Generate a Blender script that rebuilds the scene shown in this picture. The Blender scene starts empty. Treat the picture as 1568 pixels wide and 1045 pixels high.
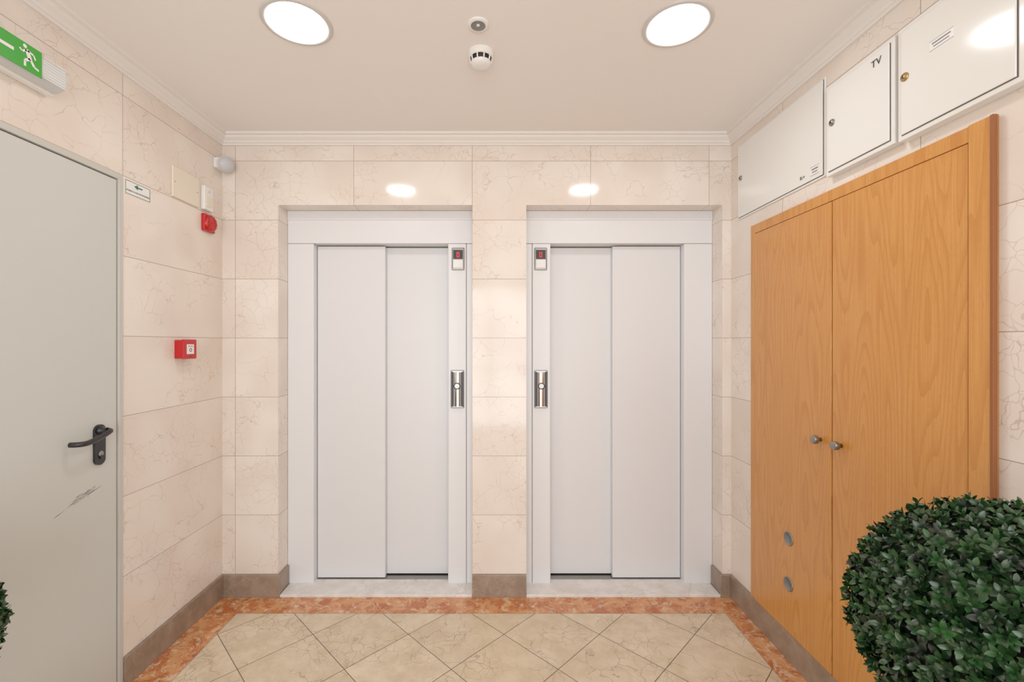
import bpy, bmesh, math, random
from mathutils import Vector, Matrix
random.seed(7)
S=bpy.context.scene
try:
    S.view_settings.view_transform='Standard'
    S.view_settings.look='None'
    S.view_settings.exposure=0.08
    S.view_settings.gamma=1.2
except Exception as e: print(e)

# ---------------- geometry constants (metres) ----------------
XL,XR,YB,YF,ZC=-1.556,1.333,2.52,-2.2,2.614
CAMZ=1.437
def lin(c):
    return tuple(((v/255)/12.92 if v/255<=0.04045 else ((v/255+0.055)/1.055)**2.4) for v in c)
# ---------------- node helper ----------------
class N:
    def __init__(s,name):
        s.m=bpy.data.materials.new(name); s.m.use_nodes=True
        s.nt=s.m.node_tree; s.b=s.nt.nodes['Principled BSDF']
    def n(s,t,**k):
        nd=s.nt.nodes.new(t)
        for a,b in k.items(): setattr(nd,a,b)
        return nd
    def put(s,sock,v):
        if isinstance(v,bpy.types.NodeSocket): s.nt.links.new(v,sock)
        else: sock.default_value=v
    def math(s,op,a,b=0.0,c=None,clamp=False):
        nd=s.n('ShaderNodeMath',operation=op,use_clamp=clamp)
        s.put(nd.inputs[0],a); s.put(nd.inputs[1],b)
        if c is not None: s.put(nd.inputs[2],c)
        return nd.outputs[0]
    def vmath(s,op,a,b=(0,0,0)):
        nd=s.n('ShaderNodeVectorMath',operation=op)
        s.put(nd.inputs[0],a); s.put(nd.inputs[1],b)
        return nd.outputs[0]
    def scale(s,a,k):
        nd=s.n('ShaderNodeVectorMath',operation='SCALE'); s.put(nd.inputs[0],a); s.put(nd.inputs['Scale'],k); return nd.outputs[0]
    def comb(s,x,y,z):
        nd=s.n('ShaderNodeCombineXYZ')
        for i,v in enumerate((x,y,z)): s.put(nd.inputs[i],v)
        return nd.outputs[0]
    def sep(s,v):
        nd=s.n('ShaderNodeSeparateXYZ'); s.put(nd.inputs[0],v); return nd.outputs
    def mix(s,f,a,b):
        nd=s.n('ShaderNodeMix',data_type='RGBA'); s.put(nd.inputs[0],f)
        for i,v in ((6,a),(7,b)):
            if isinstance(v,tuple) and len(v)==3: v=v+(1,)
            s.put(nd.inputs[i],v)
        return nd.outputs[2]
    def noise(s,v,sc,det=3,rough=.5,dist=0,color=False):
        nd=s.n('ShaderNodeTexNoise'); s.put(nd.inputs['Vector'],v)
        nd.inputs['Scale'].default_value=sc; nd.inputs['Detail'].default_value=det
        nd.inputs['Roughness'].default_value=rough; nd.inputs['Distortion'].default_value=dist
        return nd.outputs['Color' if color else 'Fac']
    def voro(s,v,sc,feature='DISTANCE_TO_EDGE',out='Distance'):
        nd=s.n('ShaderNodeTexVoronoi',feature=feature); s.put(nd.inputs['Vector'],v)
        nd.inputs['Scale'].default_value=sc
        return nd.outputs[out]
    def ramp(s,v,a,b,lo=0.0,hi=1.0):
        nd=s.n('ShaderNodeMapRange',interpolation_type='SMOOTHSTEP'); s.put(nd.inputs[0],v)
        for i,x in ((1,a),(2,b),(3,lo),(4,hi)): nd.inputs[i].default_value=x
        return nd.outputs[0]
    def pos(s): return s.n('ShaderNodeNewGeometry').outputs['Position']
    def nor(s): return s.n('ShaderNodeNewGeometry').outputs['True Normal']
    def bump(s,h,st=.2,d=.001):
        nd=s.n('ShaderNodeBump'); nd.inputs['Strength'].default_value=st; nd.inputs['Distance'].default_value=d
        s.put(nd.inputs['Height'],h); s.nt.links.new(nd.outputs[0],s.b.inputs['Normal'])
    def set(s,**k):
        for a,v in k.items():
            a={'color':'Base Color','rough':'Roughness','metal':'Metallic','spec':'Specular IOR Level','coat':'Coat Weight',
               'ecol':'Emission Color','estr':'Emission Strength','trans':'Transmission Weight','ior':'IOR','alpha':'Alpha'}[a]
            if isinstance(v,tuple) and len(v)==3: v=v+(1,)
            s.put(s.b.inputs[a],v)

def plain(name,col,rough=.5,metal=0,bump=0,bsc=300,var=0,**k):
    M=N(name); c=lin(col)
    if var:
        nz=M.noise(M.pos(),6,1)
        M.set(color=M.mix(nz,tuple(x*(1-var) for x in c),tuple(min(1,x*(1+var)) for x in c)),rough=rough,metal=metal,**k)
    else: M.set(color=c,rough=rough,metal=metal,**k)
    if bump: M.bump(M.noise(M.pos(),bsc,1),bump,.001)
    return M.m

def veins(M,co,s1=4.5,s2=10,w1=.012,w2=.010):
    nc=M.noise(co,6,3,.6,color=True)
    d=M.vmath('SUBTRACT',nc,(.5,.5,.5))
    c2=M.vmath('ADD',co,M.scale(d,.16))
    v1=M.ramp(M.voro(c2,s1),0,w1,1,0)
    ms=M.sep(M.noise(co,3.7,1,color=True))
    c3=M.vmath('ADD',M.vmath('ADD',co,(3.3,1.2,7.7)),M.scale(d,.12))
    v2=M.ramp(M.voro(c3,s2),0,w2*1.6,1,0)
    return M.math('MULTIPLY',v1,M.ramp(ms[0],.46,.60)),M.math('MULTIPLY',v2,M.ramp(ms[1],.46,.60)),ms[2]

def wall_tile(name,uy0,ux0=-.137):
    M=N(name); p=M.pos(); x,y,z=M.sep(p)
    nx,ny,nz=M.sep(M.nor())
    ax=M.math('GREATER_THAN',M.math('ABSOLUTE',nx),.5)
    az=M.math('GREATER_THAN',M.math('ABSOLUTE',nz),.5)
    ux=M.math('SUBTRACT',x,ux0); uy=M.math('SUBTRACT',y,uy0)
    u=M.math('ADD',M.math('MULTIPLY',uy,ax),M.math('MULTIPLY',ux,M.math('SUBTRACT',1,ax)))
    vz=M.math('SUBTRACT',z,.127)
    v=M.math('ADD',M.math('MULTIPLY',uy,az),M.math('MULTIPLY',vz,M.math('SUBTRACT',1,az)))
    W,H=.672,.335
    us=M.math('DIVIDE',u,W); vs=M.math('DIVIDE',v,H)
    def edge(t,L):
        f=M.math('FRACT',t); return M.math('MULTIPLY',M.math('MINIMUM',f,M.math('SUBTRACT',1,f)),L)
    e=M.math('MINIMUM',edge(us,W),edge(vs,H))
    gr=M.ramp(e,.0006,.0020,1,0)
    wn=M.n('ShaderNodeTexWhiteNoise',noise_dimensions='3D')
    M.put(wn.inputs['Vector'],M.comb(M.math('FLOOR',M.math('ADD',us,.0005)),M.math('FLOOR',vs),M.math('MULTIPLY',ax,7)))
    co=M.vmath('ADD',p,M.scale(wn.outputs['Color'],20.0))
    a,b,cl=veins(M,co,8.0,16,.013,.017)
    base=M.mix(M.ramp(cl,.3,.7),lin((229,215,203)),lin((240,230,220)))
    base=M.mix(M.math('MULTIPLY',wn.outputs['Value'],.22),base,lin((222,206,192)))
    base=M.mix(M.math('MULTIPLY',a,.46),base,lin((168,124,100)))
    base=M.mix(M.math('MULTIPLY',b,.38),base,lin((176,134,112)))
    base=M.mix(M.math('MULTIPLY',gr,.8),base,lin((140,116,98)))
    M.set(color=base,rough=.10,spec=.5)
    return M.m

def floor_field():
    M=N('floor_marble_tile'); p=M.pos(); x,y,z=M.sep(p)
    dx=M.math('SUBTRACT',x,.037); dy=M.math('SUBTRACT',y,2.191)
    D=.471
    a=M.math('DIVIDE',M.math('ADD',dx,dy),D); b=M.math('DIVIDE',M.math('SUBTRACT',dx,dy),D)
    def edge(t):
        f=M.math('FRACT',t); return M.math('MULTIPLY',M.math('MINIMUM',f,M.math('SUBTRACT',1,f)),.333)
    e=M.math('MINIMUM',edge(a),edge(b)); gr=M.ramp(e,.0010,.0022,1,0)
    wn=M.n('ShaderNodeTexWhiteNoise',noise_dimensions='3D')
    M.put(wn.inputs['Vector'],M.comb(M.math('FLOOR',a),M.math('FLOOR',b),3.0))
    co=M.vmath('ADD',p,M.scale(wn.outputs['Color'],20.0))
    v1,v2,_=veins(M,co,7,17,.018,.03)
    base=M.mix(M.ramp(M.noise(co,9,4,.7),.3,.7),lin((206,184,152)),lin((228,210,182)))
    base=M.mix(M.math('MULTIPLY',wn.outputs['Value'],.35),base,lin((200,176,144)))
    base=M.mix(M.math('MULTIPLY',v1,.5),base,lin((120,94,70)))
    base=M.mix(M.math('MULTIPLY',v2,.45),base,lin((142,114,84)))
    base=M.mix(M.math('MULTIPLY',gr,.95),base,lin((48,40,34)))
    M.set(color=base,rough=.17)
    return M.m

def floor_border():
    M=N('floor_border_rosso_marble'); p=M.pos(); x,y,z=M.sep(p)
    nx_=M.noise(p,9,3,.6,color=True)
    co=M.vmath('ADD',p,M.scale(M.vmath('SUBTRACT',nx_,(.5,.5,.5)),.14))
    n1=M.noise(co,12,4,.65)
    v=M.voro(co,16)
    base=M.mix(M.ramp(n1,.38,.6),lin((186,98,46)),lin((216,150,96)))
    base=M.mix(M.ramp(v,0,.035,.45,0),base,lin((226,196,158)))
    sp=M.sep(M.noise(co,26,4,.65,color=True))
    base=M.mix(M.ramp(sp[0],.53,.64,0,.7),base,lin((228,202,168)))
    base=M.mix(M.ramp(sp[1],.57,.66,0,.6),base,lin((140,70,36)))
    fx=M.math('FRACT',M.math('DIVIDE',M.math('SUBTRACT',x,.18),.667)); fy=M.math('FRACT',M.math('DIVIDE',M.math('SUBTRACT',y,2.2),.667))
    ax=M.math('GREATER_THAN',y,2.36)
    e=M.math('ADD',M.math('MULTIPLY',fx,ax),M.math('MULTIPLY',fy,M.math('SUBTRACT',1,ax)))
    base=M.mix(M.ramp(e,.0015,.0045,.8,0),base,lin((90,64,48)))
    # dark joint where the border meets the diagonal field
    def j(a_,c): return M.ramp(M.math('ABSOLUTE',M.math('SUBTRACT',a_,c)),.0006,.002,1,0)
    M.set(color=base,rough=.18); return M.m

def stone(name,c1,c2,cv,sc=6,rough=.3,vs=.4):
    M=N(name); p=M.pos(); v1,v2,_=veins(M,p,sc,sc*2.4,.03,.03)
    base=M.mix(M.ramp(M.noise(p,12,4,.65),.3,.7),lin(c1),lin(c2))
    base=M.mix(M.math('MULTIPLY',v1,vs),base,lin(cv)); base=M.mix(M.math('MULTIPLY',v2,vs),base,lin(cv))
    M.set(color=base,rough=rough); return M.m

def wood(name,off,rn=14):
    M=N(name); p=M.pos(); x,y,z=M.sep(p)
    co=M.comb(0.0,M.math('ADD',M.math('MULTIPLY',y,9.5),off),M.math('ADD',M.math('MULTIPLY',z,1.0),off*1.7))
    n=M.noise(co,1.0,0.0,.4)
    wob=M.noise(M.comb(off,M.math('MULTIPLY',y,55),M.math('MULTIPLY',z,1.5)),1,1)
    h=M.math('ADD',M.math('MULTIPLY',n,rn),M.math('MULTIPLY',wob,.5))
    rings=M.math('FRACT',h)
    line=M.ramp(rings,.0,.55)
    fine=M.noise(M.comb(0.0,M.math('MULTIPLY',y,200),M.math('MULTIPLY',z,3)),1,2,.6)
    fleck=M.ramp(M.noise(M.comb(0.0,M.math('MULTIPLY',y,420),M.math('MULTIPLY',z,34)),1,1,.5),.6,.72)
    base=M.mix(line,lin((200,128,52)),lin((213,146,68)))
    base=M.mix(M.ramp(fine,.35,.65,.6,0),base,lin((197,126,52)))
    base=M.mix(M.math('MULTIPLY',fleck,.28),base,lin((154,88,34)))
    M.set(color=base,rough=.28,coat=.12); return M.m

m_back=wall_tile('wall_tile_back',2.52)
m_left=wall_tile('wall_tile_left',2.521)
m_right=wall_tile('wall_tile_right',1.395)
m_floor=floor_field(); m_border=floor_border()
m_base=stone('baseboard_stone',(132,112,94),(158,137,118),(182,162,142),8,.3,.35)
m_sill=stone('sill_marble',(220,214,208),(240,236,232),(160,142,132),7,.25,.35)
m_ceil=plain('ceiling_paint',(243,238,234),.9)
m_crown=plain('crown_plaster',(238,233,228),.6)
m_elev=plain('elevator_paint',(225,225,227),.34,bump=.08,bsc=420)
m_elevF=plain('elevator_frame_paint',(230,230,232),.32,bump=.06,bsc=420)
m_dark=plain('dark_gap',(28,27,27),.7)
m_door=plain('steel_door_paint',(201,203,198),.42,bump=.08,bsc=300)
m_dframe=plain('steel_frame_paint',(196,194,186),.45)
m_black=plain('black_plastic',(20,21,24),.35)
m_white=plain('white_plastic',(238,237,234),.35)
m_ivory=plain('ivory_plate',(234,224,204),.4)
m_panel=plain('panel_enamel',(236,235,231),.12)
m_gap=plain('panel_gap',(90,85,80),.6)
m_red=plain('red_plastic',(190,4,14),.3)
m_dred=plain('dark_red',(100,4,10),.4)
m_chrome=plain('chrome',(215,215,218),.08,1)
m_steel=plain('brushed_steel',(150,148,145),.30,1)
m_lens=plain('sensor_lens',(195,198,202),.35)
m_brass=plain('brass_lock',(190,160,100),.3,1)
m_grey=plain('grey_plastic',(122,122,122),.5)
m_green=plain('sign_green',(34,140,22),.4,ecol=lin((60,190,40)),estr=.10)
m_teal=plain('teal_print',(10,100,90),.5)
m_redled=plain('red_led',(220,10,20),.3,ecol=lin((255,20,30)),estr=.6)
m_w1=wood('beech_veneer_a',0.0); m_w2=wood('beech_veneer_b',5.3); m_w3=wood('beech_frame',11.1,5)
m_wedge=plain('beech_dark_edge',(140,78,34),.45)
m_clear=plain('clear_diffuser',(232,236,236),.15,trans=.25,ior=1.3)
def glow(name,st,c):
    M=N(name); M.set(color=(1,1,1),ecol=c,estr=st); return M.m
m_lamp=glow('lamp_glow',38.0,(1,.99,.975))
m_ring=plain('lamp_ring',(204,202,198),.35)
m_pot=plain('planter_grey',(70,68,66),.6)
m_bark=plain('bark',(86,62,44),.8,bump=.5,bsc=80)
m_soil=plain('soil',(50,38,30),.95,bump=.6,bsc=90)
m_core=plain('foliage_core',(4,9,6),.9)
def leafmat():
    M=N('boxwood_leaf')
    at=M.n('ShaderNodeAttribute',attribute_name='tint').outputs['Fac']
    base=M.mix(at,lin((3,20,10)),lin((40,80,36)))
    M.set(color=base,rough=.32); return M.m
m_leaf=leafmat()
m_frame_al=plain('aluminium',(190,190,190),.35,.8)

# ---------------- mesh builder ----------------
class B:
    def __init__(s): s.bm=bmesh.new(); s.mats=[]
    def mi(s,m):
        if m not in s.mats: s.mats.append(m)
        return s.mats.index(m)
    def _new(s,fn,mat,smooth=False):
        before=set(s.bm.faces); fn()
        i=s.mi(mat)
        for f in s.bm.faces:
            if f not in before: f.material_index=i; f.smooth=smooth
    def box(s,x0,x1,y0,y1,z0,z1,mat,bev=0,seg=2):
        def fn():
            t=bmesh.new()
            bmesh.ops.create_cube(t,size=1)
            for v in t.verts:
                v.co=Vector(((x0+x1)/2+v.co.x*(x1-x0),(y0+y1)/2+v.co.y*(y1-y0),(z0+z1)/2+v.co.z*(z1-z0)))
            if bev: bmesh.ops.bevel(t,geom=t.edges[:],offset=bev,segments=seg,affect='EDGES',profile=.5)
            s.merge(t)
        s._new(fn,mat,False); return s
    def merge(s,t):
        me=bpy.data.meshes.new('t'); t.to_mesh(me); t.free(); s.bm.from_mesh(me); bpy.data.meshes.remove(me)
    def lathe(s,c,axis,prof,mat,seg=48,smooth=True):
        """prof: list of (r,h) along axis from c"""
        ax=Vector(axis).normalized(); a=ax.orthogonal().normalized(); b=ax.cross(a); c=Vector(c)
        def fn():
            rings=[]
            for r,h in prof:
                if r<1e-6: rings.append([s.bm.verts.new(c+ax*h)])
                else: rings.append([s.bm.verts.new(c+ax*h+(a*math.cos(2*math.pi*i/seg)+b*math.sin(2*math.pi*i/seg))*r) for i in range(seg)])
            for q in range(len(rings)-1):
                R,T=rings[q],rings[q+1]
                for i in range(seg):
                    j=(i+1)%seg
                    if len(R)==1 and len(T)==1: continue
                    if len(R)==1: s.bm.faces.new((R[0],T[j],T[i]))
                    elif len(T)==1: s.bm.faces.new((R[i],R[j],T[0]))
                    else: s.bm.faces.new((R[i],R[j],T[j],T[i]))
        s._new(fn,mat,smooth); return s
    def cyl(s,c,axis,r,h,mat,seg=40,bev=.0):
        if bev: pr=[(0,0),(r,0),(r,h-bev),(r-bev,h),(0,h)]
        else: pr=[(0,0),(r,0),(r,h),(0,h)]
        s.lathe(c,axis,pr,mat,seg,False); return s
    def tube(s,pts,r,mat,seg=14,sub=5):
        P=[Vector(p) for p in pts]; Q=[]
        for i in range(len(P)-1):
            p0=P[max(i-1,0)];p1=P[i];p2=P[i+1];p3=P[min(i+2,len(P)-1)]
            for k in range(sub):
                t=k/sub
                Q.append(.5*((2*p1)+(p2-p0)*t+(2*p0-5*p1+4*p2-p3)*t*t+(-p0+3*p1-3*p2+p3)*t**3))
        Q.append(P[-1])
        def fn():
            up=Vector((0.1,.2,1)).normalized();rings=[]
            for i,q in enumerate(Q):
                d=(Q[min(i+1,len(Q)-1)]-Q[max(i-1,0)]).normalized()
                a=d.cross(up).normalized(); b=d.cross(a).normalized()
                rr=r(i/(len(Q)-1)) if callable(r) else r
                rings.append([s.bm.verts.new(q+(a*math.cos(2*math.pi*k/seg)+b*math.sin(2*math.pi*k/seg))*rr) for k in range(seg)])
            for R,T in zip(rings,rings[1:]):
                for k in range(seg): s.bm.faces.new((R[k],R[(k+1)%seg],T[(k+1)%seg],T[k]))
            s.bm.faces.new(rings[0]); s.bm.faces.new(rings[-1])
        s._new(fn,mat,True); return s
    def poly(s,pts,mat,ext=None):
        def fn():
            vs=[s.bm.verts.new(p) for p in pts]; s.bm.faces.new(vs)
            if ext is not None:
                e=Vector(ext); ws=[s.bm.verts.new(Vector(p)+e) for p in pts]; s.bm.faces.new(ws[::-1])
                n=len(pts)
                for i in range(n): s.bm.faces.new((vs[i],vs[(i+1)%n],ws[(i+1)%n],ws[i]))
        s._new(fn,mat,False); return s
    def done(s,name,parent=None):
        bmesh.ops.recalc_face_normals(s.bm,faces=s.bm.faces[:])
        me=bpy.data.meshes.new(name); s.bm.to_mesh(me); s.bm.free()
        for m in s.mats: me.materials.append(m)
        o=bpy.data.objects.new(name,me); S.collection.objects.link(o)
        if parent: o.parent=parent
        return o
def empty(name,loc=(0,0,0)):
    e=bpy.data.objects.new(name,None); S.collection.objects.link(e); return e
def text(body,name,size,loc,side,mat,parent):
    c=bpy.data.curves.new(name,'FONT'); c.body=body; c.size=size; c.align_x='CENTER'; c.align_y='CENTER'; c.extrude=.0002
    o=bpy.data.objects.new(name,c); S.collection.objects.link(o); c.materials.append(mat)
    if side=='L': M=Matrix(((0,0,1),(1,0,0),(0,1,0)))
    elif side=='R': M=Matrix(((0,0,-1),(-1,0,0),(0,1,0)))
    else: M=Matrix(((1,0,0),(0,0,-1),(0,1,0)))
    o.matrix_world=Matrix.Translation(loc)@M.to_4x4(); o.parent=parent
    return o

# ---------------- room shell ----------------
T=.15
b=B()
xi0,xi1,yi0,yi1=-1.38,1.217,YF+.14,2.36
b.poly([(xi0,yi0,0),(xi1,yi0,0),(xi1,yi1,0),(xi0,yi1,0)],m_floor)
b.poly([(xi0,yi1,0),(xi1,yi1,0),(XR+.0,YB,0),(XL,YB,0)],m_border)
b.poly([(XL,YF,0),(xi0,yi0,0),(xi0,yi1,0),(XL,YB,0)],m_border)
b.poly([(XR,YF,0),(xi1,yi0,0),(xi1,yi1,0),(XR,YB,0)],m_border)
b.poly([(XL,YF,0),(XR,YF,0),(xi1,yi0,0),(xi0,yi0,0)],m_border)
# thin grout joints around the field and on the mitres
g=.0014
for x in (xi0,xi1): b.box(x-g,x+g,yi0,yi1,-.001,.0003,m_base)
for y in (yi0,yi1): b.box(xi0,xi1,y-g,y+g,-.001,.0003,m_base)
b.box(XL-T,XR+T,YF-T,YB+.4,-.12,-.0012,m_dark)
b.done('floor')
B().box(XL-T,XR+T,YF-T,YB+.4,ZC,ZC+.12,m_ceil).done('ceiling')
AL0,AL1,AR0,AR1,AT=-1.237,-.137,.170,1.281,2.222
b=B()
b.box(XL-T,AL0,YB,YB+.4,0,ZC,m_back); b.box(AL1,AR0,YB,YB+.4,0,ZC,m_back); b.box(AR1,XR+T,YB,YB+.4,0,ZC,m_back)
b.box(AL0,AL1,YB,YB+.4,AT,ZC,m_back); b.box(AR0,AR1,YB,YB+.4,AT,ZC,m_back)
b.done('wall_back')
D0,D1,DT=.93,1.849,2.137
b=B()
b.box(XL-T,XL,D1,YB,0,ZC,m_left); b.box(XL-T,XL,YF,D0,0,ZC,m_left); b.box(XL-T,XL,D0,D1,DT,ZC,m_left)
b.done('wall_left')
C0,C1,CB,CT=1.178,2.308,.126,2.045
b=B()
b.box(XR,XR+T,C1,YB,0,ZC,m_right); b.box(XR,XR+T,YF,C0,0,ZC,m_right)
b.box(XR,XR+T,C0,C1,CT,ZC,m_right); b.box(XR,XR+T,C0,C1,0,CB,m_right)
b.done('wall_right')
WX0,WX1=-1.25,1.05
b=B()
b.box(XL-T,WX0,YF-T,YF,0,ZC,m_back); b.box(WX1,XR+T,YF-T,YF,0,ZC,m_back); b.box(WX0,WX1,YF-T,YF,2.4,ZC,m_back)
b.done('wall_front')
b=B(); xm=(WX0+WX1)/2
for x0,x1 in ((WX0,WX0+.05),(xm-.025,xm+.025),(WX1-.05,WX1)): b.box(x0,x1,YF-.09,YF-.03,0,2.4,m_frame_al)
for z0,z1 in ((0,.08),(2.34,2.4),(1.0,1.05)): b.box(WX0+.05,WX1-.05,YF-.09,YF-.03,z0,z1,m_frame_al)
b.done('window_1')

BH,BT=.126,.013
b=B()
b.box(XL+BT,AL0+BT,YB-BT,YB,0,BH,m_base,.002); b.box(AL1,AR0,YB-BT,YB,0,BH,m_base,.002); b.box(AR1-BT,XR-BT,YB-BT,YB,0,BH,m_base,.002)
b.box(AL0,AL0+BT,YB,YB+.105,.016,BH,m_base,.002); b.box(AR1-BT,AR1,YB,YB+.105,.016,BH,m_base,.002)
b.done('baseboard_back')
b=B(); b.box(XL,XL+BT,D1,YB,0,BH,m_base,.002); b.box(XL,XL+BT,YF,D0,0,BH,m_base,.002); b.done('baseboard_left')
b=B(); b.box(XR-BT,XR,YF,YB,0,BH,m_base,.002); b.done('baseboard_right')

prof=[(0,2.558),(.010,2.558),(.012,2.566),(.020,2.569),(.022,2.577),(.030,2.583),(.040,2.590),(.043,2.596),(.043,2.601),(.056,2.603),(.058,2.614),(0,2.614)]
b=B()
def crown():
    rings=[]
    for p,z in prof:
        rings.append([b.bm.verts.new(q) for q in ((XL+p,YF+p,z),(XR-p,YF+p,z),(XR-p,YB-p,z),(XL+p,YB-p,z))])
    for R,Tt in zip(rings,rings[1:]+rings[:1]):
        for i in range(4): b.bm.faces.new((R[i],R[(i+1)%4],Tt[(i+1)%4],Tt[i]))
b._new(crown,m_crown); b.done('trim_1')

# ---------------- elevators ----------------
YFm=2.632
def elevator(x0,x1,o0,o1,mirror):
    e=empty('elevator_door' )
    b=B(); zt=2.029
    b.box(x0+.001,x1-.001,YFm,YFm+.05,zt+.001,AT-.001,m_elevF,.002)
    b.box(x0+.001,x1-.001,YFm-.006,YFm+.01,AT-.055,AT-.001,m_elevF,.002)
    def jamb(a,c):
        b.box(a,c,YFm,YFm+.05,.012,zt-.001,m_elevF,.003)
    if not mirror:
        jamb(x0+.001,o0); b.box(o1,o1+.108,YFm-.004,YFm+.05,.012,zt-.001,m_elevF,.006,3); b.box(o1+.110,x1-.001,YFm+.002,YFm+.05,.012,zt-.001,m_elevF,.003)
    else:
        jamb(o1,x1-.001); b.box(o0-.108,o0,YFm-.004,YFm+.05,.012,zt-.001,m_elevF,.006,3); b.box(x0+.001,o0-.110,YFm+.002,YFm+.05,.012,zt-.001,m_elevF,.003)
    b.box(o0-.03,o0+.0,YFm+.05,YFm+.16,.012,zt+.03,m_elevF); b.box(o1,o1+.03,YFm+.05,YFm+.16,.012,zt+.03,m_elevF)
    b.box(o0,o1,YFm+.05,YFm+.16,zt+.0,zt+.03,m_elevF)
    b.done('frame',e)
    mid=(o0+o1)/2 + (0.014 if not mirror else -.016)
    b=B()
    g=.005
    if not mirror:
        b.box(o0+g,mid,YFm+.048,YFm+.078,.022,zt-.007,m_elev,.002)
        b.box(mid-.02,o1-g,YFm+.088,YFm+.115,.026,zt-.007,m_elev,.002)
    else:
        b.box(mid,o1-g,YFm+.048,YFm+.078,.022,zt-.007,m_elev,.002)
        b.box(o0+g,mid+.02,YFm+.088,YFm+.115,.026,zt-.007,m_elev,.002)
    b.done('sliding_panels',e)
    b=B(); b.box(x0+.002,x1-.002,YFm+.165,YFm+.18,.0,AT,m_dark); b.done('light_block_plate',e)  # dark plate added behind frame and doors to block light
    b=B(); b.box(x0+(.014 if not mirror else 0),x1-(.014 if mirror else 0),YB-.012,YFm+.16,.0,.016,m_sill,.002)
    b.box(o0+.005,o1-.005,YFm+.085,YFm+.12,.0165,.020,m_dark); b.box(o0+.005,o1-.005,YFm+.04,YFm+.085,.0165,.0195,m_steel)
    b.done('marble_sill',e)
elevator(AL0,AL1,-1.083,-.286,False)
elevator(AR0,AR1,.321,1.114,True)

def indicator(xc):
    b=B(); y=YFm-.004; zc=1.936; w=.037;h=.066
    b.box(xc-w,xc+w,y-.010,y+.001,zc-h,zc+h,m_steel,.006,3)
    b.box(xc-w+.008,xc+w-.008,y-.012,y-.009,zc-.002,zc+h-.014,m_black,.001)
    b.box(xc-w+.009,xc+w-.009,y-.013,y-.009,zc-h+.012,zc-.006,m_white,.002)
    for dx0,dx1,dz0,dz1 in ((-.008,.008,.034,.038),(-.008,-.004,.010,.034),(.004,.008,.010,.034),(-.008,.008,.008,.012)):
        b.box(xc+dx0,xc+dx1,y-.0130,y-.0118,zc+dz0,zc+dz1,m_redled)
    b.done('elevator_floor_indicator')
def button(xc):
    b=B(); y=YFm-.004; z0,z1=1.054,1.278; zc=(z0+z1)/2
    b.box(xc-.039,xc+.039,y-.006,y+.001,z0,z1,m_steel,.004)
    pts=[]
    n=16
    for i in range(n+1):
        a=math.pi*i/n; pts.append((xc-math.cos(a)*.026,y-.006-math.sin(a)*.022,z0+.012))
    b.poly(pts,m_chrome,(0,0,z1-z0-.024))
    for sx in (-1,1): b.box(xc+sx*.0315-.0055,xc+sx*.0315+.0055,y-.011,y-.004,z0+.008,z1-.008,m_black,.001)
    b.cyl((xc,y-.026,zc+.02),(0,-1,0),.016,.006,m_steel,32,.002)
    b.lathe((xc,y-.026,zc+.02),(0,-1,0),[(.016,0),(.020,0),(.020,.004),(.016,.004)],m_black,32)
    b.done('elevator_call_button')
for xc in (-.226,.262): indicator(xc)
for xc in (-.230,.264): button(xc)

# ---------------- steel fire door (left) ----------------
e=empty('door_1')
b=B()
b.box(XL-.12,XL+.004,D1-.022,D1-.001,0,DT-.001,m_dframe,.002); b.box(XL-.12,XL+.004,D0+.001,D0+.022,0,DT-.001,m_dframe,.002)
b.box(XL-.12,XL+.004,D0+.022,D1-.022,DT-.024,DT-.001,m_dframe,.002)
b.done('frame',e)
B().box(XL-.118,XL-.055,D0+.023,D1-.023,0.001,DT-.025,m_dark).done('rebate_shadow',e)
B().box(XL-.054,XL-.002,D0+.027,D1-.027,.008,DT-.029,m_door,.002).done('leaf',e)
b=B(); xf=XL-.002
yc=1.738
pl=[]
for i in range(24):
    a=2*math.pi*i/24; r=.024
    cz=1.095 if math.sin(a)>=0 else .985
    pl.append((xf-.001,yc+math.cos(a)*r,cz+math.sin(a)*r))
b.poly(pl,m_black,(.010,0,0))
b.lathe((xf+.008,yc,1.095),(1,0,0),[(.017,0),(.017,.006),(.012,.010),(.012,.03)],m_black,28)
b.tube([(xf+.02,yc+.002,1.095),(xf+.044,yc+.002,1.095),(xf+.054,yc-.014,1.092),(xf+.054,yc-.05,1.080),(xf+.054,yc-.095,1.070),(xf+.050,yc-.122,1.069),(xf+.034,yc-.132,1.069),(xf+.018,yc-.134,1.069)],.0098,m_black)
b.cyl((xf+.008,yc,1.005),(1,0,0),.011,.005,m_steel,24,.001)
b.box(xf+.008,xf+.014,yc-.004,yc+.004,.985,1.0,m_black)
b.done('lever_handle',e)
b=B(); rs=random.Random(3)
for i in range(46):
    y0=1.63+rs.random()*.10; L=.006+rs.random()*.022; z0=.848+(y0-1.63)*.24+rs.gauss(0,.006); w=.0006+rs.random()*.0012
    if i<7: y0=1.56+rs.random()*.07; z0=.818+(y0-1.56)*.4
    b.poly([(xf+.0004,y0,z0),(xf+.0004,y0+L,z0+L*.3),(xf+.0004,y0+L,z0+L*.3+w),(xf+.0004,y0,z0+w)],m_grey)
b.done('scuff_marks',e)

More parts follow.
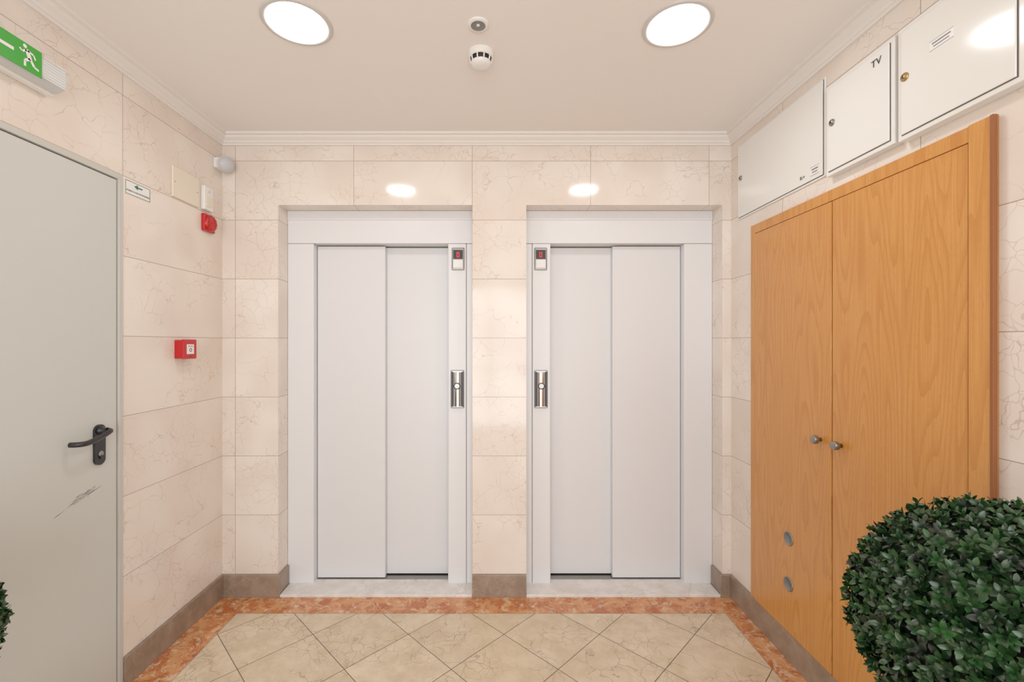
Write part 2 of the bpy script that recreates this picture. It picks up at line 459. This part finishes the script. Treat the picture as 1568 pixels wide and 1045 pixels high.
# ---------------- exit sign luminaire ----------------
e=empty('emergency_exit_light')
b=B(); y0,y1=1.17,1.535
b.box(XL,XL+.030,y0,y1,2.288,2.392,m_white,.006,3)
pts=[];z0,z1=2.294,2.386
for i in range(13):
    a=math.pi*i/12
    pts.append((XL+.030+.045*min(1,math.sin(a)*1.35),y0+.006,(z0+z1)/2-math.cos(a)*(z1-z0)/2))
b.poly(pts,m_clear,(0,y1-y0-.012,0))
for k in range(8):
    zz=z0+.012+k*.0095
    b.box(XL+.0745,XL+.0760,1.452,y1-.008,zz,zz+.0025,m_white,.0006)
b.done('housing',e)
b=B(); b.tube([(XL+.05,y0+.03,2.34),(XL+.05,(y0+y1)/2,2.34),(XL+.05,y1-.03,2.34)],.012,m_white)
b.box(XL+.035,XL+.065,y1-.03,y1-.015,2.325,2.355,m_white,.002); b.done('tube_lamp',e)
b=B(); xs=XL+.077
b.box(xs-.002,xs+.001,1.19,1.445,2.298,2.382,m_green,.0005)
b.done('green_panel',e)
b=B(); xs+=.0015
def q(P): b.poly([(xs,y,z) for y,z in P],m_white)
zc=2.340
q([(1.285,zc),(1.315,zc+.024),(1.312,zc+.012),(1.302,zc+.005),(1.36,zc+.005),(1.36,zc-.005),(1.302,zc-.005),(1.312,zc-.012),(1.315,zc-.024)])
hy=1.392
b.poly([(xs,hy+.006*math.cos(2*math.pi*i/12),2.370+.006*math.sin(2*math.pi*i/12)) for i in range(12)],m_white)
def limb(y0,z0,y1,z1,w):
    d=Vector((y1-y0,z1-z0)).normalized(); n=Vector((-d.y,d.x))*w/2
    q([(y0+n.x,z0+n.y),(y1+n.x,z1+n.y),(y1-n.x,z1-n.y),(y0-n.x,z0-n.y)])
limb(1.397,2.363,1.408,2.335,.013); limb(1.397,2.360,1.384,2.350,.006); limb(1.384,2.350,1.376,2.356,.005)
limb(1.400,2.360,1.418,2.356,.006); limb(1.418,2.356,1.424,2.344,.005)
limb(1.408,2.337,1.392,2.326,.008); limb(1.392,2.326,1.392,2.308,.007); limb(1.409,2.336,1.420,2.320,.008); limb(1.420,2.320,1.434,2.316,.006)
b.done('pictogram',e)

# ---------------- left wall items ----------------
e=empty('wall_notice_sign')
b=B(); b.box(XL,XL+.002,1.860,1.993,2.068,2.127,m_white,.0006)
for z0,z1 in ((2.069,2.071),(2.124,2.126)): b.box(XL+.002,XL+.0026,1.862,1.991,z0,z1,m_teal)
for y0 in (1.861,1.990): b.box(XL+.002,XL+.0026,y0,y0+.002,2.069,2.126,m_teal)
b.poly([(XL+.0026,1.905,2.110),(XL+.0026,1.925,2.121),(XL+.0026,1.925,2.113),(XL+.0026,1.950,2.113),(XL+.0026,1.950,2.107),(XL+.0026,1.925,2.107),(XL+.0026,1.925,2.099)],m_teal)
b.done('plate',e)
text('ACESSO A CASA DE MAQUINAS','lettering',.0088,(XL+.003,1.9265,2.085),'L',m_black,e)

b=B(); b.box(XL,XL+.008,2.125,2.315,2.143,2.293,m_ivory,.003)
for y in (2.14,2.30):
    b.cyl((XL+.008,y,2.218),(1,0,0),.003,.001,m_steel,16)
b.done('wall_blanking_plate')
b=B(); b.box(XL,XL+.022,2.335,2.41,2.145,2.272,m_white,.006,3); b.box(XL+.022,XL+.025,2.35,2.395,2.165,2.215,m_ivory,.001); b.cyl((XL+.022,2.372,2.245),(1,0,0),.006,.003,m_lens,20)
b.done('wall_junction_box')

# siren
b=B(); y0,y1,zc=2.338,2.428,2.080; yc=(y0+y1)/2
b.box(XL,XL+.020,y0,y1,zc-.046,zc+.046,m_red,.006,3)
b.lathe((XL+.018,yc,zc),(1,0,0),[(.044,0),(.043,.010),(.038,.016),(.028,.019),(.024,.015),(.014,.013),(.010,.017),(0,.019)],m_red,40)
for i in range(10):
    a=2*math.pi*i/10
    yy=yc+math.cos(a)*.0335; zz=zc+math.sin(a)*.0335
    b.box(XL+.033,XL+.0362,yy-.003,yy+.003,zz-.003,zz+.003,m_dred)
b.done('fire_alarm_siren')
# call point
e=empty('fire_alarm_call_point')
b=B(); y0,y1,zc=2.142,2.236,1.408
b.box(XL,XL+.040,y0+.003,y1-.003,zc-.045,zc+.045,m_red,.003)
b.box(XL+.036,XL+.048,y0,y1,zc-.048,zc+.048,m_red,.004,3)
b.box(XL+.047,XL+.0495,y0+.022,y1-.022,zc-.024,zc+.024,m_white,.001)
b.lathe((XL+.0495,(y0+y1)/2,zc-.004),(1,0,0),[(.006,0),(.009,0),(.009,.0006),(.006,.0006)],m_black,20)
b.box(XL+.0495,XL+.050,y0+.03,y1-.03,zc+.013,zc+.016,m_red)
b.box(XL+.047,XL+.0485,(y0+y1)/2-.006,(y0+y1)/2+.006,zc-.040,zc-.034,m_dred)
b.done('body',e)
# motion sensor in the corner
b=B()
b.box(XL,XL+.035,YB-.085,YB-.03,2.405,2.462,m_white,.008,3)
b.tube([(XL+.015,YB-.05,2.44),(XL+.035,YB-.06,2.43),(XL+.045,YB-.07,2.425)],.014,m_white)
ax=Vector((.80,-.50,-.32)).normalized(); cc=Vector((XL+.050,YB-.060,2.428))
b.lathe(cc,ax,[(0,-.034),(.022,-.031),(.036,-.016),(.042,.002),(.043,.020)],m_white,32)
b.lathe(cc,ax,[(.043,.020),(.041,.027),(.034,.036),(.020,.044),(0,.047)],m_lens,32)
b.done('motion_sensor')

# ---------------- cabinet on right wall ----------------
e=empty('built_in_cabinet')
xf=XR-.012
b=B()
b.box(xf-.006,XR+.06,C0+.001,C0+.060,CB+.001,CT-.001,m_w3,.002)
b.box(xf-.009,xf+.004,C0-.005,C0+.003,CB+.002,CT-.001,m_wedge,.001)
b.box(xf,XR+.06,C1-.038,C1-.001,CB+.001,CT-.001,m_w3,.002)
b.box(xf,XR+.06,C0+.060,C1-.038,CT-.046,CT-.001,m_w3,.002)
b.box(XR+.06,XR+.12,C0+.001,C1-.001,CB+.001,CT-.001,m_dark)
b.done('frame',e)
ymid=1.746
B().box(xf-.002,XR+.03,ymid+.003,C1-.040,CB+.002,CT-.049,m_w1,.002).done('door_leaf_a',e)
B().box(xf-.002,XR+.03,C0+.064,ymid-.003,CB+.002,CT-.049,m_w2,.002).done('door_leaf_b',e)
b=B()
for y in (ymid+.060,ymid-.048):
    b.lathe((xf-.002,y,1.045),(-1,0,0),[(.0,0),(.008,0),(.008,.012),(.014,.014),(.0165,.018),(.0165,.032),(.0145,.034),(0,.034)],m_steel,32)
for z in (.555,.35):
    b.lathe((xf-.002,2.005,z),(-1,0,0),[(0,0),(.032,0),(.032,.002),(.029,.004),(.026,.004),(.025,.002),(0,.002)],m_steel,40)
    for k in range(-3,4):
        w=math.sqrt(.024**2-(k*.006)**2)
        b.box(xf-.0052,xf-.0035,2.005-w,2.005+w,z+k*.006-.0012,z+k*.006+.0012,m_grey)
b.done('knobs_and_vents',e)

# ---------------- metal service panels ----------------
def panel(y0,y1,z0,z1,prot,label,locks,fw=.016):
    e=empty('service_panel')
    b=B(); x=XR-prot
    b.box(x,XR-.0003,y0,y1,z0,z1,m_panel,.002)
    b.box(x-.0010,x+.0,y0+fw-.002,y1-fw+.002,z0+fw-.002,z1-fw+.002,m_gap)
    b.box(x-.006,x-.001,y0+fw,y1-fw,z0+fw,z1-fw,m_panel,.002)
    for (ly,lz,m) in locks:
        b.lathe((x-.006,ly,lz),(-1,0,0),[(.0,0),(.013,0),(.013,.003),(.010,.004),(.009,.007),(0,.007)],m,24)
        b.box(x-.0145,x-.013,ly-.0015,ly+.0015,lz-.005,lz+.005,m_black)
    for (ly0,ly1,lz0,lz1) in label:
        b.box(x-.0068,x-.0058,ly0,ly1,lz0,lz1,m_white)
        for za,zb,ins in ((.02,.06,.0),(.94,.98,.0),(.58,.74,.008),(.28,.40,.012)):
            b.box(x-.0072,x-.0067,ly0+ins,ly1-ins,lz0+za*(lz1-lz0),lz0+zb*(lz1-lz0),m_grey)
    b.done('steel_box',e); return e,x-.0065
p,x=panel(1.79,2.44,2.112,2.515,.006,[(1.815,1.868,2.137,2.175)],[(2.40,2.330,m_steel)],.010)
text('R/+','lettering',.022,(x-.001,1.915,2.150),'R',m_black,p)
p,x=panel(1.452,1.755,2.092,2.445,.030,[],[(1.715,2.29,m_steel)])
text('TV','lettering',.034,(x-.001,1.515,2.395),'R',m_black,p)
p,x=panel(1.09,1.436,2.086,2.445,.034,[(1.255,1.325,2.305,2.335)],[(1.405,2.28,m_brass)])

# ---------------- ceiling items ----------------
def downlight(x,y):
    e=empty('recessed_ceiling_light')
    b=B()
    b.lathe((x,y,ZC),(0,0,-1),[(.124,0),(.124,.003),(.119,.006),(.108,.006),(.103,.002)],m_ring,64)
    b.done('trim_ring',e)
    b=B(); b.lathe((x,y,ZC),(0,0,-1),[(.103,.002),(.08,.0025),(0,.003)],m_lamp,64,False); b.done('diffuser',e)
downlight(-.731,1.63); downlight(.668,1.64); downlight(-.731,-.45); downlight(.668,-.45)  # last two are unseen, added behind the camera to even out the lighting
b=B(); c=(-.067,1.637,ZC)
b.lathe(c,(0,0,-1),[(.039,0),(.039,.004),(.036,.007),(.027,.007)],m_white,40)
b.lathe(c,(0,0,-1),[(.027,.007),(.025,.004),(.012,.003),(0,.003)],m_grey,40)
b.lathe(c,(0,0,-1),[(.006,.003),(.006,.006),(0,.007)],m_white,20)
b.done('ceiling_presence_sensor')
b=B(); c=(-.062,1.80,ZC)
b.lathe(c,(0,0,-1),[(.052,0),(.052,.012),(.049,.022),(.044,.024)],m_white,48)
b.lathe(c,(0,0,-1),[(.040,.022),(.036,.044)],m_black,48)
b.lathe(c,(0,0,-1),[(.041,.040),(.038,.048),(.030,.056),(.012,.058),(0,.058)],m_white,48)
for i in range(10):
    a=2*math.pi*i/10; ca,sa=math.cos(a),math.sin(a)
    b.tube([(c[0]+ca*.044,c[1]+sa*.044,ZC-.020),(c[0]+ca*.043,c[1]+sa*.043,ZC-.031),(c[0]+ca*.040,c[1]+sa*.040,ZC-.042)],.0030,m_white,8,2)
b.done('smoke_detector')

# ---------------- topiary balls ----------------
def topiary(cx,cy,cz,R,seed,nsp):
    rs=random.Random(seed)
    e=empty('topiary_ball_plant')
    V=[];F=[];tint=[]
    def leaf(o,d,up,L,W,t):
        d=d.normalized(); s=d.cross(up).normalized(); n=s.cross(d).normalized()
        prof=[(0,0.12),(.25,.75),(.55,1.0),(.82,.7),(1,.05)]
        base=len(V)
        for k,(a,w) in enumerate(prof):
            c=o+d*(L*a)+n*(-.22*L*a*a)
            V.append(c+s*(W*w*.5)+n*(.12*W*w)); V.append(c); V.append(c-s*(W*w*.5)+n*(.12*W*w))
            tint.extend([t]*3)
        for k in range(len(prof)-1):
            i=base+k*3
            F.append((i,i+1,i+4,i+3)); F.append((i+1,i+2,i+5,i+4))
    C=Vector((cx,cy,cz))
    for i in range(nsp):
        zz=1-2*(i+.5)/nsp; ph=i*2.399963
        r=math.sqrt(1-zz*zz)
        n=Vector((r*math.cos(ph),r*math.sin(ph),zz))
        n=(n+Vector((rs.gauss(0,.05),rs.gauss(0,.05),rs.gauss(0,.05)))).normalized()
        ax=(n+Vector((rs.gauss(0,.28),rs.gauss(0,.28),rs.gauss(0,.28)))).normalized()
        tip=C+n*(R*(1+rs.gauss(0,.02))-.012)
        a=ax.orthogonal().normalized(); bb=ax.cross(a)
        t0=min(1,max(0,rs.gauss(.4,.25)))
        rot=rs.random()*6.28
        for lv in range(3):
            o=tip-ax*(.013*lv); spread=.5+.38*lv
            for k in range(3 if lv==0 else 4):
                an=rot+lv*.9+2*math.pi*k/(3 if lv==0 else 4)+rs.gauss(0,.2)
                rad=a*math.cos(an)+bb*math.sin(an)
                d=ax*math.cos(spread)+rad*math.sin(spread)
                L=(.018+.006*rs.random())*(.85+.15*lv)
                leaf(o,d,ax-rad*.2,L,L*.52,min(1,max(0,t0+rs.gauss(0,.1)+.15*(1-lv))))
    me=bpy.data.meshes.new('foliage'); me.from_pydata([tuple(v) for v in V],[],F)
    at=me.attributes.new('tint','FLOAT','POINT'); at.data.foreach_set('value',tint)
    me.materials.append(m_leaf)
    for p in me.polygons: p.use_smooth=True
    o=bpy.data.objects.new('foliage',me); S.collection.objects.link(o); o.parent=e
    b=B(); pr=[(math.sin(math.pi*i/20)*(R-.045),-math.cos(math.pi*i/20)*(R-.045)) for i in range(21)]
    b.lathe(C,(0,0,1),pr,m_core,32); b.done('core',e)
    b=B()
    b.tube([(cx,cy,.26),(cx+.008,cy,.4),(cx-.005,cy+.004,cz-R*.9)],.014,m_bark)
    b.lathe((cx,cy,0),(0,0,1),[(0,.0),(.10,0),(.105,.01),(.135,.29),(.142,.30),(.142,.315),(.128,.315),(.126,.28),(0,.275)],m_pot,48)
    b.lathe((cx,cy,.276),(0,0,1),[(0,0.004),(.06,.006),(.124,.0)],m_soil,32)
    b.done('potted_trunk',e)
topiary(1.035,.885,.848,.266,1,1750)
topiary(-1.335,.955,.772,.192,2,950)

# ---------------- daylight through the glazed front + world ----------------
L=bpy.data.lights.new('window_daylight','AREA'); L.shape='RECTANGLE'; L.size=WX1-WX0-.1; L.size_y=2.3; L.energy=62; L.color=(.97,.985,1)
lo=bpy.data.objects.new('window_daylight',L); S.collection.objects.link(lo)
lo.location=(xm,YF-.12,1.2); lo.rotation_euler=(math.pi/2,0,0)
d=lo.rotation_euler.to_matrix()@Vector((0,0,-1))
if d.y<0: lo.rotation_euler=(-math.pi/2,0,0)
w=bpy.data.worlds.new('World'); S.world=w; w.use_nodes=True
w.node_tree.nodes['Background'].inputs[0].default_value=(.92,.96,1,1); w.node_tree.nodes['Background'].inputs[1].default_value=1.0
cam=bpy.data.cameras.new('camera'); co=bpy.data.objects.new('camera',cam); S.collection.objects.link(co)
cam.sensor_width=36; cam.lens=36*680/1568; cam.shift_x=24/1568; cam.shift_y=3.5/1568; cam.clip_start=.02
co.location=(0,0,CAMZ); co.rotation_euler=(math.pi/2,0,0)
S.camera=co
